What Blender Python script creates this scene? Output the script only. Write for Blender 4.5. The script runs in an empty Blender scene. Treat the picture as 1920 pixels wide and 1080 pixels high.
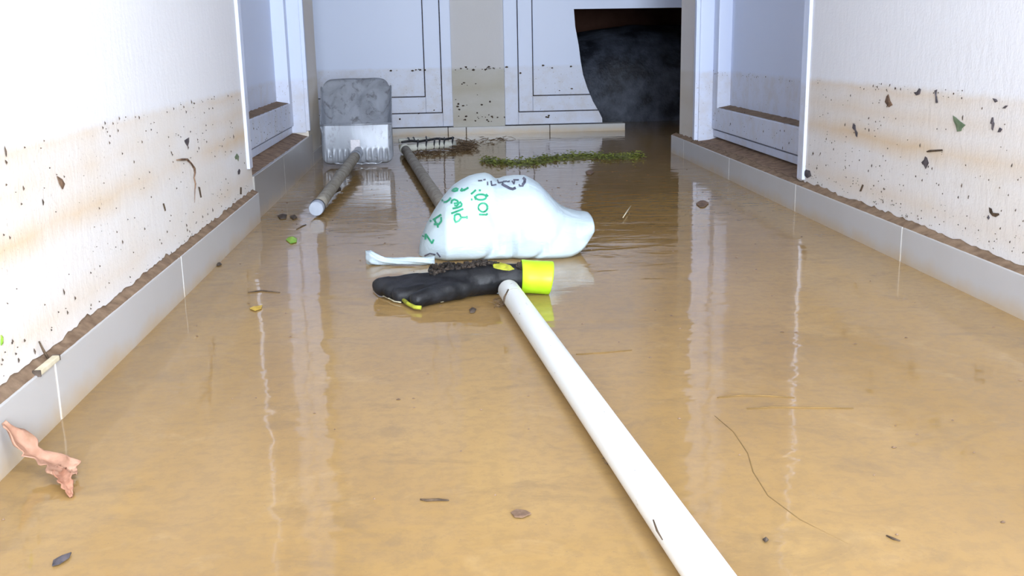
import bpy, bmesh, math, random
from mathutils import Vector, Matrix, noise
from mathutils.bvhtree import BVHTree
random.seed(7)
S = bpy.context.scene
C = S.collection

# ------------------------------------------------------------------ camera
CAMZ = 0.40
FPX, PITCH, YAW, ROLL = 1950.0, 0.23299, 0.062216, -0.019402
fw = Vector((math.sin(YAW)*math.cos(PITCH), math.cos(YAW)*math.cos(PITCH), -math.sin(PITCH)))
r0 = Vector((math.cos(YAW), -math.sin(YAW), 0)); u0 = r0.cross(fw)
rt = r0*math.cos(ROLL) + u0*math.sin(ROLL); up = -r0*math.sin(ROLL) + u0*math.cos(ROLL)
EYE = Vector((0, 0, CAMZ))
cd = bpy.data.cameras.new('camera'); cam = bpy.data.objects.new('camera', cd); C.objects.link(cam)
cd.sensor_width = 36; cd.lens = FPX/1920*36; cd.clip_start = 0.02
M4 = Matrix.Identity(4)
for i in range(3):
    M4[i][0] = rt[i]; M4[i][1] = up[i]; M4[i][2] = -fw[i]; M4[i][3] = EYE[i]
cam.matrix_world = M4
S.camera = cam

# ------------------------------------------------------------------ light
w = bpy.data.worlds.new('overcast_sky'); S.world = w; w.use_nodes = True
bg = w.node_tree.nodes['Background']; bg.inputs[0].default_value = (0.78, 0.88, 1.0, 1); bg.inputs[1].default_value = 0.35
def area(name, loc, target, sx, sy, power, col):
    l = bpy.data.lights.new(name, 'AREA'); l.shape = 'RECTANGLE'; l.size = sx; l.size_y = sy
    l.energy = power; l.color = col
    o = bpy.data.objects.new(name, l); C.objects.link(o); o.location = loc
    o.rotation_euler = (Vector(target)-Vector(loc)).to_track_quat('-Z', 'Y').to_euler()
    return o
area('entrance_daylight', (0.35, -1.55, 0.70), (0.0, 3.5, 0.38), 0.9, 1.0, 90, (0.80, 0.89, 1.0))
area('cross_hall_daylight', (-2.6, 4.2, 1.4), (0.3, 4.5, 0.4), 0.8, 1.8, 3.0, (0.62, 0.80, 1.0))
area('lamp_overhead', (0.50, 0.05, 2.05), (0.15, 0.8, 0.0), 0.5, 0.5, 11, (0.92, 0.96, 1.0))
S.view_settings.view_transform = 'Standard'; S.view_settings.look = 'None'
S.view_settings.gamma = 1; S.view_settings.use_curve_mapping = False
S.view_settings.exposure = 0.70

# ------------------------------------------------------------------ measuring helpers (pixel of the photo -> point on a real plane)
def ray(u, v): return fw + rt*((u-960)/FPX) - up*((v-540)/FPX)
def G(u, v, z=0.0):
    d = ray(u, v); return EYE + d*((z-CAMZ)/d.z)
def WX(u, v, X):
    d = ray(u, v); return EYE + d*(X/d.x)
def WY(u, v, Y):
    d = ray(u, v); return EYE + d*(Y/d.y)

# ------------------------------------------------------------------ materials
class NT:
    def __init__(s, name):
        s.m = bpy.data.materials.new(name); s.m.use_nodes = True; s.t = s.m.node_tree
        s.b = s.t.nodes['Principled BSDF']
    def n(s, typ, **k):
        x = s.t.nodes.new(typ)
        for a, v in k.items(): setattr(x, a, v)
        return x
    def l(s, a, b): s.t.links.new(a, b)
    def pos(s):
        g = s.n('ShaderNodeNewGeometry'); return g.outputs['Position']
    def scaled(s, v, sc):
        m = s.n('ShaderNodeVectorMath', operation='MULTIPLY'); s.l(v, m.inputs[0]); m.inputs[1].default_value = sc; return m.outputs[0]
    def noise(s, v, scale, detail=4, rough=.55, dist=0):
        x = s.n('ShaderNodeTexNoise'); s.l(v, x.inputs['Vector']); x.inputs['Scale'].default_value = scale
        x.inputs['Detail'].default_value = detail; x.inputs['Roughness'].default_value = rough; x.inputs['Distortion'].default_value = dist
        return x.outputs['Fac']
    def ramp(s, f, stops, interp='LINEAR'):
        r = s.n('ShaderNodeValToRGB'); s.l(f, r.inputs[0]); cr = r.color_ramp; cr.interpolation = interp
        while len(cr.elements) > 1: cr.elements.remove(cr.elements[-1])
        for i, (p, c) in enumerate(stops):
            e = cr.elements[0] if i == 0 else cr.elements.new(p)
            e.position = p; e.color = (c, c, c, 1) if isinstance(c, (int, float)) else (*c, 1)
        return r.outputs[0]
    def math(s, op, a, b=None):
        m = s.n('ShaderNodeMath', operation=op)
        for i, x in enumerate((a, b)):
            if x is None: continue
            if isinstance(x, (int, float)): m.inputs[i].default_value = x
            else: s.l(x, m.inputs[i])
        return m.outputs[0]
    def mix(s, f, a, b, mode='MIX'):
        m = s.n('ShaderNodeMix', data_type='RGBA', blend_type=mode)
        if isinstance(f, (int, float)): m.inputs[0].default_value = f
        else: s.l(f, m.inputs[0])
        for i, x in ((6, a), (7, b)):
            if isinstance(x, tuple): m.inputs[i].default_value = (*x, 1)
            else: s.l(x, m.inputs[i])
        return m.outputs[2]
    def bump(s, h, strength, dist):
        b = s.n('ShaderNodeBump'); b.inputs['Strength'].default_value = strength; b.inputs['Distance'].default_value = dist
        s.l(h, b.inputs['Height']); s.l(b.outputs[0], s.b.inputs['Normal'])
    def sep(s, v):
        x = s.n('ShaderNodeSeparateXYZ'); s.l(v, x.inputs[0]); return x.outputs
    def col(s, c):
        if isinstance(c, tuple): s.b.inputs['Base Color'].default_value = (*c, 1)
        else: s.l(c, s.b.inputs['Base Color'])
    def set(s, rough=.6, spec=.5, metal=0, ior=None):
        s.b.inputs['Roughness'].default_value = rough; s.b.inputs['Specular IOR Level'].default_value = spec; s.b.inputs['Metallic'].default_value = metal
        if ior: s.b.inputs['IOR'].default_value = ior

def speckled(name, a, b, scale, rough=.6, spec=.4, metal=0, bump=0, bdist=.002, lo=.35, hi=.65):
    t = NT(name); p = t.pos(); f = t.noise(p, scale, 5, .6)
    t.col(t.ramp(f, [(lo, a), (hi, b)])); t.set(rough, spec, metal)
    if bump: t.bump(t.noise(p, scale*1.7, 5, .65), bump, bdist)
    return t.m

def wall_mat(name, clean, dirt, band, line_z, band_zs, strength=1.0):
    t = NT(name); p = t.pos(); xyz = t.sep(p)
    wob = t.math('MULTIPLY', t.math('SUBTRACT', t.noise(p, 5, 3), .5), .03)
    z = t.math('ADD', xyz[2], wob)
    zn = t.math('ADD', xyz[2], t.math('MULTIPLY', t.math('SUBTRACT', t.noise(p, 22, 4), .5), .012))
    below = t.ramp(t.math('MULTIPLY', zn, 1.0), [(line_z-.006, 1.0), (line_z+.006, 0.0)])
    blot = t.noise(t.scaled(p, (1, 1, 2.2)), 3.2, 5, .6)
    c = t.mix(t.ramp(blot, [(.3, 0.0), (.72, 1.0)]), clean, dirt)
    c = t.mix(.35, c, dirt)
    for bz, bw, a in band_zs:
        d = t.math('ABSOLUTE', t.math('SUBTRACT', z, bz))
        f = t.ramp(d, [(0, a), (bw, 0.0)])
        br = t.ramp(t.noise(t.scaled(p, (1, 1, .6)), 2.6, 4, .6), [(.36, .25), (.62, 1.0)])
        f = t.math('MULTIPLY', f, br)
        c = t.mix(t.math('MULTIPLY', f, strength), c, band)
    # fine brown speckle left by the flood
    sp = t.ramp(t.noise(p, 190, 2, .5), [(.66, 0.0), (.74, .55)])
    patch = t.ramp(t.noise(p, 7, 3), [(.45, 0.0), (.65, 1.0)])
    c = t.mix(t.math('MULTIPLY', sp, patch), c, (.20, .13, .08))
    col = t.mix(below, clean, c)
    t.col(col); t.set(.85, .15)
    h = t.math('ADD', t.noise(t.scaled(p, (1, 1, .45)), 60, 4, .6), t.math('MULTIPLY', t.noise(p, 220, 2), .5))
    t.bump(h, .25, .004)
    return t.m

M = {}
M['wall'] = wall_mat('plaster_white', (.84, .85, .89), (.78, .735, .685), (.74, .58, .40), .305, [(.295, .02, .5), (.255, .035, .45), (.205, .03, .95), (.105, .03, .4)])
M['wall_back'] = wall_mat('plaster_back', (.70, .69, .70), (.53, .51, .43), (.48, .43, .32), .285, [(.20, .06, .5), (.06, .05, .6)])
M['wall_pillar'] = wall_mat('plaster_pillar', (.84, .80, .77), (.76, .70, .61), (.68, .58, .44), .29, [(.20, .05, .7), (.1, .05, .5)])
def paint_mat():
    t = NT('white_door_paint'); p = t.pos(); z = t.sep(p)[2]
    below = t.ramp(t.math('ADD', z, t.math('MULTIPLY', t.math('SUBTRACT', t.noise(p, 30, 3), .5), .012)), [(.285, 1.0), (.297, 0.0)])
    d = t.mix(t.ramp(t.noise(p, 14, 5, .65), [(.45, 0.0), (.8, .55)]), (.66, .71, .86), (.52, .46, .40))
    sp = t.ramp(t.noise(p, 160, 2), [(.67, 0.0), (.73, .6)])
    d = t.mix(sp, d, (.25, .2, .17))
    t.col(t.mix(below, (.68, .76, .96), d)); t.set(.38, .4)
    t.bump(t.noise(p, 90, 3), .06, .001)
    return t.m
M['paint'] = paint_mat()
def tile_mat(name, base):
    t = NT(name); p = t.pos(); z = t.sep(p)[2]
    zz = t.math('ADD', z, t.math('MULTIPLY', t.math('SUBTRACT', t.noise(p, 11, 4, .6), .5), .05))
    f = t.ramp(zz, [(.0, .75), (.014, .3), (.026, 0.0)])
    sm = t.ramp(t.noise(p, 6, 3, .5), [(.4, 0.0), (.75, .3)])
    c = t.mix(sm, base, tuple(x*y for x, y in zip(base, (.86, .82, .76))))
    t.col(t.mix(f, c, (.55, .42, .26))); t.set(.3, .45); t.bump(t.noise(p, 40, 3), .05, .001)
    return t.m
M['tile'] = tile_mat('glazed_grey_tile', (.56, .56, .565))
M['tile_step'] = tile_mat('glazed_step_tile', (.36, .34, .32))
M['grout'] = speckled('white_grout', (.86, .85, .82), (.74, .72, .68), 60, .9, .1)
M['mud'] = speckled('wet_brown_mud', (.16, .095, .06), (.33, .22, .14), 45, .75, .3, bump=.5, bdist=.004)
M['dust'] = speckled('silt_on_ledge', (.17, .11, .07), (.30, .21, .14), 40, .8, .2, bump=.4, bdist=.003)
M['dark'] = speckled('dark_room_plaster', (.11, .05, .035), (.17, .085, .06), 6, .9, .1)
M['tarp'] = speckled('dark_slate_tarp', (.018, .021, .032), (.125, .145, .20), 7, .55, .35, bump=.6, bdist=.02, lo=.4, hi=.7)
M['ceiling'] = speckled('ceiling_darkened_for_bounce', (.20, .15, .11), (.26, .20, .15), 5, .9, .1)  # unseen ceiling, coloured dark to cut the light bounced down on the water

def water_mat():
    t = NT('muddy_flood_water'); p = t.pos()
    big = t.noise(t.scaled(p, (1, .7, 1)), 1.9, 5, .6, .4)
    c = t.ramp(big, [(.28, (.29, .176, .065)), (.5, (.37, .23, .087)), (.72, (.44, .285, .112))])
    swirl = t.ramp(t.noise(t.scaled(p, (1, 1.6, 1)), 6.5, 6, .7, 1.2), [(.36, .5), (.46, 0.0)])
    c = t.mix(swirl, c, (.27, .175, .08))
    pale = t.ramp(t.noise(t.scaled(p, (1, 1.2, 1)), 9, 5, .65, .8), [(.58, 0.0), (.75, .4)])
    c = t.mix(pale, c, (.49, .335, .155))
    c = t.mix(t.ramp(t.noise(p, 70, 4, .7), [(.4, .25), (.55, 0.0)]), c, (.22, .15, .08))
    grit = t.ramp(t.noise(p, 260, 2, .5), [(.68, 0.0), (.75, .5)])
    c = t.mix(grit, c, (.24, .16, .09))
    t.col(c); t.set(.035, .5, 0, 1.33)
    h1 = t.noise(t.scaled(p, (1.0, 2.0, 1)), 9, 2, .5, .5)
    h2 = t.noise(t.scaled(p, (1.0, 2.6, 1)), 34, 2, .5)
    h = t.math('ADD', h1, t.math('MULTIPLY', h2, .12))
    t.bump(h, .15, .008)
    return t.m
M['water'] = water_mat()
M['pvc'] = None
def pvc():
    t = NT('white_pvc_pipe'); p = t.pos()
    sp = t.ramp(t.noise(t.scaled(p, (1, .35, 1)), 130, 2), [(.70, 0.0), (.76, .6)])
    z = t.sep(p)[2]
    low = t.ramp(z, [(.0, .75), (.016, 0.0)])
    c = t.mix(low, (.80, .83, .82), (.60, .45, .27))
    t.col(t.mix(sp, c, (.2, .16, .12))); t.set(.32, .45)
    return t.m
M['pvc'] = pvc()
M['plastic'] = None
def plastic():
    t = NT('white_carrier_bag_film'); p = t.pos()
    c = t.ramp(t.noise(p, 6, 4), [(.35, (.50, .60, .68)), (.65, (.56, .68, .72))])
    t.col(c); t.set(.33, .45)
    t.b.inputs['Subsurface Weight'].default_value = .0
    h = t.math('ADD', t.noise(t.scaled(p, (.7, 1, 1.4)), 13, 4, .6, 1.0), t.math('MULTIPLY', t.noise(t.scaled(p, (1, 1, 2)), 60, 3, .6, .6), .12))
    t.bump(h, .32, .011)
    return t.m
M['plastic'] = plastic()
M['green_ink'] = speckled('green_print', (.015, .27, .13), (.05, .42, .24), 120, .4, .4)
M['black_ink'] = speckled('dark_print', (.05, .055, .09), (.16, .16, .22), 90, .4, .4)
M['glove'] = speckled('black_rubber_glove', (.0045, .005, .0065), (.017, .018, .022), 34, .5, .35, bump=.5, bdist=.003)
M['hivis'] = speckled('hi_vis_yellow_cuff', (.42, .74, .015), (.52, .86, .03), 20, .4, .4)
M['patch'] = speckled('dirty_yellow_knit', (.20, .20, .03), (.50, .52, .05), 60, .8, .2, bump=.5, bdist=.002)
M['seam'] = speckled('muddy_seam', (.30, .26, .17), (.62, .58, .42), 180, .8, .2)
M['soil'] = speckled('black_wet_soil', (.008, .006, .005), (.05, .035, .025), 90, .6, .4, bump=.7, bdist=.004)
def galv():
    t = NT('galvanised_steel'); p = t.pos()
    f = t.noise(p, 26, 5, .65); g = t.noise(t.scaled(p, (1, 1, .5)), 9, 4, .6, .8)
    c = t.mix(t.ramp(g, [(.4, 0.0), (.62, .8)]), (.40, .43, .49), (.26, .28, .32))
    c = t.mix(t.ramp(t.noise(t.scaled(p, (1, 1, .45)), 30, 5, .7, .6), [(.53, 0.0), (.66, .75)]), c, (.12, .12, .125))
    t.col(c); t.set(.34, .6, .15)
    t.bump(f, .15, .003)
    return t.m
M['steel'] = galv()
M['sticker'] = speckled('white_paper_sticker', (.82, .80, .84), (.62, .58, .62), 140, .6, .3, lo=.5, hi=.7)
M['wood'] = speckled('grey_weathered_wood', (.24, .215, .17), (.40, .37, .31), 45, .7, .3, bump=.4, bdist=.002)
M['cap'] = speckled('pale_plastic_cap', (.36, .41, .50), (.46, .51, .60), 30, .3, .5)
M['rubber'] = speckled('dark_rubber', (.015, .015, .018), (.04, .04, .045), 40, .5, .4)
M['headwhite'] = speckled('cream_rake_head', (.62, .62, .54), (.78, .79, .72), 35, .45, .4)
M['drygrass'] = speckled('dry_brown_grass', (.07, .045, .028), (.22, .15, .09), 60, .8, .2)
M['weed'] = speckled('green_pond_weed', (.11, .14, .02), (.30, .34, .055), 40, .6, .3)
M['weed_dark'] = speckled('dark_weed_mat', (.12, .12, .035), (.20, .20, .06), 30, .7, .3)
M['fleck'] = speckled('dark_plant_flecks', (.03, .022, .018), (.12, .085, .06), 90, .8, .2)
M['leaf_green'] = speckled('grey_green_leaf', (.10, .16, .09), (.22, .27, .17), 60, .6, .3)
M['leaf_brown'] = speckled('brown_leaf', (.10, .06, .04), (.30, .19, .12), 60, .7, .3)
M['leaf_dark'] = speckled('dark_grey_leaf', (.05, .045, .055), (.14, .12, .13), 60, .7, .3)
M['leaf_lime'] = speckled('lime_leaf', (.14, .34, .03), (.32, .52, .06), 60, .5, .4)
M['leaf_yellow'] = speckled('yellow_leaf', (.40, .26, .04), (.58, .40, .08), 60, .6, .3)
M['twig'] = speckled('dark_twig', (.05, .035, .025), (.14, .095, .06), 80, .8, .2)
M['chip'] = speckled('pale_cream_chip', (.62, .56, .40), (.76, .70, .54), 50, .7, .3)
M['bark'] = speckled('dark_bark', (.06, .045, .035), (.13, .10, .08), 60, .8, .2)
def pinkleaf():
    t = NT('pinkish_dead_leaf'); p = t.pos()
    c = t.ramp(t.noise(p, 55, 4, .6), [(.3, (.30, .165, .10)), (.5, (.40, .22, .15)), (.72, (.46, .27, .18))])
    t.col(c); t.set(.6, .3); t.bump(t.noise(p, 120, 4), .4, .002); return t.m
M['pink'] = pinkleaf()
M['rust'] = speckled('rust_red_leaf_tip', (.34, .15, .09), (.52, .27, .18), 90, .6, .3)

# ------------------------------------------------------------------ mesh helpers
def obj(name, verts, faces, mat, parent=None, smooth=False):
    me = bpy.data.meshes.new(name); me.from_pydata([tuple(v) for v in verts], [], faces); me.update()
    bm = bmesh.new(); bm.from_mesh(me); bmesh.ops.recalc_face_normals(bm, faces=bm.faces); bm.to_mesh(me); bm.free()
    return link(name, me, mat, parent, smooth)
def link(name, me, mat, parent=None, smooth=False):
    if mat is not None and not me.materials: me.materials.append(mat)
    if smooth:
        for p in me.polygons: p.use_smooth = True
    o = bpy.data.objects.new(name, me); C.objects.link(o)
    if parent: o.parent = parent
    return o
def bm_obj(name, bm, mat, parent=None, smooth=False):
    bmesh.ops.recalc_face_normals(bm, faces=bm.faces)
    me = bpy.data.meshes.new(name); bm.to_mesh(me); bm.free(); return link(name, me, mat, parent, smooth)
def add_box(bm, x0, x1, y0, y1, z0, z1, bev=0):
    vs = [bm.verts.new((x, y, z)) for x in (x0, x1) for y in (y0, y1) for z in (z0, z1)]
    fs = [bm.faces.new([vs[i] for i in f]) for f in ((0,1,3,2),(4,6,7,5),(0,4,5,1),(2,3,7,6),(0,2,6,4),(1,5,7,3))]
    if bev:
        es = list({e for f in fs for e in f.edges})
        bmesh.ops.bevel(bm, geom=es, offset=bev, segments=2, affect='EDGES', profile=.6)
def box(name, x0, x1, y0, y1, z0, z1, mat, parent=None, bev=0):
    bm = bmesh.new(); add_box(bm, min(x0,x1), max(x0,x1), y0, y1, z0, z1, bev); return bm_obj(name, bm, mat, parent)
def boxes(name, lst, mat, parent=None, bev=0):
    bm = bmesh.new()
    for b in lst: add_box(bm, *b, bev)
    return bm_obj(name, bm, mat, parent)
def tube_geo(pts, rad, seg=14, caps=True, squash=1.0):
    pts = [Vector(p) for p in pts]; n = len(pts)
    if isinstance(rad, (int, float)): rad = [rad]*n
    V, F = [], []
    prev = None
    for i, p in enumerate(pts):
        d = (pts[min(i+1, n-1)]-pts[max(i-1, 0)]).normalized()
        ref = Vector((0, 0, 1)) if abs(d.z) < .95 else Vector((1, 0, 0))
        a = d.cross(ref).normalized() if prev is None else (prev - d*prev.dot(d)).normalized()
        prev = a; b = a.cross(d)
        for k in range(seg):
            t = 2*math.pi*k/seg
            V.append(p + (a*math.cos(t) + b*math.sin(t)*squash)*rad[i])
        if i:
            o = (i-1)*seg
            for k in range(seg): F.append((o+k, o+(k+1)%seg, o+seg+(k+1)%seg, o+seg+k))
    if caps: F.append(tuple(range(seg))[::-1]); F.append(tuple(range((n-1)*seg, n*seg)))
    return V, F
def tube(name, pts, rad, mat, parent=None, seg=14, squash=1.0, smooth=True):
    V, F = tube_geo(pts, rad, seg, True, squash); return obj(name, V, F, mat, parent, smooth)
def empty(name, loc): 
    o = bpy.data.objects.new(name, None); C.objects.link(o); o.location = loc; o.empty_display_size = .05; bpy.context.view_layer.update(); return o
def adopt(root, *kids):
    inv = Matrix.Translation(-root.location)
    for k in kids:
        k.parent = root; k.matrix_parent_inverse = inv
def sub(part, *kids):
    for k in kids: k.parent = part
def tag(o, label=None, cat=None, group=None, kind=None):
    if label: o['label'] = label
    if cat: o['category'] = cat
    if group: o['group'] = group
    if kind: o['kind'] = kind
    return o
def bake(o, mods):
    """apply modifiers [(type, dict)] by evaluation"""
    for typ, kw in mods:
        m = o.modifiers.new(typ, typ)
        for k, v in kw.items(): setattr(m, k, v)
    dg = bpy.context.evaluated_depsgraph_get(); dg.update()
    me = bpy.data.meshes.new_from_object(o.evaluated_get(dg)); old = o.data
    o.modifiers.clear(); o.data = me
    if old.users == 0: bpy.data.meshes.remove(old)
    return o

# ================================================================== THE SETTING
XLB, XLW = -0.434, -0.448      # left: tile front, wall face
XRB, XRW = 0.813, 0.832        # right
YB = 4.70                      # back wall
YE = 3.70                      # both side walls end here; a cross hall runs behind
ZT = 2.6
LY0, LY1 = WX(474, 345, XLW).y, WX(579, 255, XLW).y      # left doorway
RY0, RY1 = WX(1494, 335, XRW).y, WX(1304, 262, XRW).y    # right doorway
STEP = .105
ST = lambda o: tag(o, kind='structure')
ST(boxes('wall_left', [(XLW-.16, XLW, -1.8, LY0, -.06, ZT), (XLW-.16, XLW, LY0, LY1, 2.05, ZT)], M['wall']))
ST(boxes('wall_left_end', [(XLW-.16, XLW, LY1, YE+.15, -.06, ZT), (-3.2, XLW-.16, YE+.01, YE+.15, -.06, ZT)], M['wall_pillar']))
ST(boxes('wall_right', [(XRW, XRW+.16, -1.8, RY0, -.06, ZT), (XRW, XRW+.16, RY0, RY1, 2.05, ZT)], M['wall']))
ST(boxes('wall_right_end', [(XRW, XRW+.16, RY1, YE-.04, -.06, ZT), (XRW+.16, 3.2, YE-.18, YE-.04, -.06, ZT)], M['wall_pillar']))
ST(box('floor', -3.2, 3.2, -1.8, 7.6, -.12, -.05, M['mud']))
ST(box('ceiling', -3.2, 3.2, -1.8, 7.6, ZT, ZT+.1, M['ceiling']))
# back wall with the two doorways
B = lambda u, v: WY(u, v, YB)
d3R = B(850, 230).x; d4L = B(947, 222).x; d3L = d3R-.98; d4R = d4L+.93
thr = B(900, 236).z
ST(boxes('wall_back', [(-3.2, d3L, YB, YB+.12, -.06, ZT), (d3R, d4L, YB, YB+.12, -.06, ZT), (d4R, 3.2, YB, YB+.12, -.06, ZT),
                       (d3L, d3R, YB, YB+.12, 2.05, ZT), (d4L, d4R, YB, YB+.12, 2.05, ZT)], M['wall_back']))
# dark room behind the broken door
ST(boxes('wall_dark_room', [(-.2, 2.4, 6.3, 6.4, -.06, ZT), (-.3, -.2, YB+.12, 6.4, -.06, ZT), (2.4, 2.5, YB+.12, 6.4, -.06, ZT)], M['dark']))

# ---- skirting tiles, each its own piece
def skirting(name, front, wall, joints, zt, side):
    root = empty(name, (front, joints[0], 0)); ST(root)
    kids = []
    for a, b in zip(joints[:-1], joints[1:]):
        kids.append(box('tile', front, wall + (-.01 if side < 0 else .01), a+.002, b-.002, -.06, zt, M['tile'], None, .0015))
    kids.append(box('grout', front+side*.0008, wall, joints[0], joints[-1], -.06, zt-.002, M['grout']))
    # silt lying on the ledge
    V, F = [], []; n = 420; y0, y1 = joints[0], joints[-1]
    for i in range(n+1):
        y = y0 + (y1-y0)*i/n
        q = noise.noise(Vector((y*9, front*7, 0))); q2 = noise.noise(Vector((y*60, front*3, 2)))
        h = .006 + .004*q + .003*q2
        edge = front + (wall-front)*(.1 + .06*q2)
        V += [(edge, y, zt-.001), (edge+(wall-front)*.2, y, zt+.0025+.001*q2), (wall+(front-wall)*.12, y, zt+h), (wall, y, zt+h+.002+.004*max(0, q2)), (wall, y, zt-.001)]
        if i:
            o = (i-1)*5
            for k in range(4): F.append((o+k, o+k+1, o+k+6, o+k+5))
    kids.append(obj('silt', V, F, M['dust'], None, True))
    adopt(root, *kids)
    return root
jl = [1.122+.572*k for k in range(-5, 3)]
jl[-1] = WX(489, 405, XLB).y
jl = [y for y in jl if y < jl[-1]-.05] + [jl[-1]]
skirting('baseboard_left', XLB, XLW, jl, .068, -1)
jr = [1.785+.575*k for k in range(-6, 4)] + [YE+.02]
jr = sorted(y for y in jr if y < YE-.1) + [YE+.01]
skirting('baseboard_right', XRB, XRW, jr, .0625, 1)

# ---- left doorstep
XLF = XLW - .045     # left leaf face
XRF = XRW + .05      # right leaf face
root = ST(empty('trim_1', (XLW, LY0, 0)))
jy = [LY0-.0, WX(533, 350, XLW).y, LY1+.06]
ks = [box('tile', XLW-.09, XLW+.004, a+.0015, b-.0015, -.06, STEP, M['tile_step'], None, .0015) for a, b in zip(jy[:-1], jy[1:])]
ks.append(box('grout', XLW-.09, XLW, jy[0], jy[-1], -.06, STEP-.002, M['grout']))
ks.append(box('tile', XLW-.02, XLW+.004, LY1+.062, YE+.155, -.06, .045, M['tile_step'], None, .0015))
V, F = [], []
for i in range(91):
    y = LY0 + (LY1-LY0)*i/90; q = noise.noise(Vector((y*25, 3, 1)))
    V += [(XLW-.004+.003*q, y, STEP), (XLW-.02, y, STEP+.004+.002*q), (XLF+.004, y, STEP+.010+.005*q), (XLF-.03, y, STEP+.012)]
    if i: o = (i-1)*4; F += [(o+k, o+k+1, o+k+5, o+k+4) for k in range(3)]
ks.append(obj('silt', V, F, M['mud'], None, True)); adopt(root, *ks)
# ---- right doorstep ledge
root = ST(empty('trim_2', (XRW, RY0, 0)))
ks = [box('tile', XRW, XRF+.06, RY0+.0015, RY1-.0015, -.06, .062, M['tile_step'], None, .0015)]
V, F = [], []
for i in range(91):
    y = RY0 + (RY1-RY0)*i/90; q = noise.noise(Vector((y*25, 5, 1)))
    V += [(XRB+.012+.004*q, y, .0625), (XRW, y, .067+.002*q), (XRF-.006, y, .070+.006*abs(q)), (XRF+.03, y, .082+.008*q)]
    if i: o = (i-1)*4; F += [(o+k, o+k+1, o+k+5, o+k+4) for k in range(3)]
ks.append(obj('silt', V, F, M['mud'], None, True)); adopt(root, *ks)

# ---- side doors
def side_door(name, s, wall, face, y0, y1, zc, zleaf, zrail, ystile_f, label):
    """s=+1: the leaf lies towards +x of the wall face (right wall); s=-1 left wall"""
    root = ST(empty(name, (face, y0, zc)))
    fx = lambda d: face + s*d
    k = []
    # casing, proud of the wall by 14 mm, near and far, and the jamb behind it
    k.append(box('casing', wall-s*.007, wall+s*.012, y0-.055, y0-.018, zc, 2.09, M['paint'], None, .002))
    k.append(box('casing', wall-s*.006, wall+s*.012, y1-.004, y1+.02, zc-.005, 2.09, M['paint'], None, .002))
    k.append(box('casing', wall-s*.014, wall+s*.012, y0-.055, y1+.03, 2.05, 2.10, M['paint'], None, .002))
    k.append(box('jamb', wall+s*.012, face+s*.05, y0, y0+.02, zc-.03, 2.06, M['paint'], None, .001))
    k.append(box('jamb', wall+s*.006, face+s*.05, y1-.012, y1+.004, zc-.01, 2.06, M['paint'], None, .001))
    ys0 = y0+.02+.11; ys1 = ystile_f
    k.append(box('stile', fx(0), fx(.05), y0+.02, ys0, zleaf, 2.05, M['paint'], None, .003))
    k.append(box('stile', fx(0), fx(.05), ys1, y1-.012, zleaf, 2.05, M['paint'], None, .003))
    k.append(box('bottom_rail', fx(0), fx(.05), ys0, ys1, zleaf, zrail, M['paint'], None, .003))
    k.append(box('top_rail', fx(0), fx(.05), ys0, ys1, 1.93, 2.05, M['paint'], None, .003))
    k.append(box('panel', fx(.042), fx(.055), ys0-.005, ys1+.005, zleaf+.02, 1.96, M['paint']))
    k.append(box('bead', fx(-.008), fx(.002), y0+.06, y0+.072, zleaf+.005, 2.0, M['paint'], None, .002))
    k.append(box('weather_strip', fx(.006), fx(.045), y0+.02, y1-.012, zleaf-.025, zleaf-.004, M['paint'], None, .001))
    # silt on the ledge of the bottom rail
    V, F = [], []
    for i in range(61):
        y = ys0+.004 + (ys1-ys0-.008)*i/60; q = noise.noise(Vector((y*30, s, 4)))
        V += [(fx(.003+.004*q), y, zrail+.0006), (fx(.02), y, zrail+.003+.002*q), (fx(.042), y, zrail+.007+.003*q)]
        if i: o = (i-1)*3; F += [(o+j, o+j+1, o+j+4, o+j+3) for j in range(2)]
    k.append(obj('silt', V, F, M['dust'], None, True))
    adopt(root, *k); return root
zr_l = WX(553, 190, XLF).z; ysl = LY1-.012-.055
zr_r = WX(1349, 203, XRF).z; ysr = WX(1347, 100, XRF).y
side_door('door_1', -1, XLW, XLF, LY0, LY1, .128, .142, zr_l, ysl, '')
side_door('door_2', 1, XRW, XRF, RY0, RY1, .074, .108, zr_r, ysr, '')

# ---- back doors: casing, stile and panel separated by narrow grooves
def groove_board(name, x0, x1, z0, z1, dep):
    return box(name, x0, x1, YB-dep, YB+.03, z0, z1, M['paint'], None, .0025)
def back_door(name, xl, xr, zb, w1, w2, h1, h2):
    root = ST(empty(name, (xl, YB, zb))); k = []
    g = .0038
    k.append(box('backing', xl, xr, YB+.012, YB+.035, zb, 2.05, M['fleck']))
    # casing (left, right, bottom)
    k.append(groove_board('casing', xl, xl+w1, zb, 2.04, .012)); k.append(groove_board('casing', xr-w1, xr, zb, 2.04, .012))
    k.append(groove_board('casing', xl+w1, xr-w1, zb, zb+h1, .012))
    a, b = xl+w1+g, xr-w1-g; z1 = zb+h1+g
    k.append(groove_board('stile', a, a+w2, z1, 2.04, .008)); k.append(groove_board('stile', b-w2, b, z1, 2.04, .008))
    k.append(groove_board('rail', a+w2, b-w2, z1, z1+h2, .008))
    k.append(groove_board('panel', a+w2+g, b-w2-g, z1+h2+g, 2.03, .003))
    return root, k
p3 = B(850, 232); root3, k3 = back_door('door_3', d3L, d3R, thr+.002, B(850, 200).x-B(831, 200).x, .07, B(840, 206).z-B(840, 231).z, .068)
adopt(root3, *k3)
root4, k4 = back_door('door_4', d4L, d4R, thr+.002, B(973, 200).x-B(948, 200).x, .062, B(970, 198).z-B(970, 221).z, .066)
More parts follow.
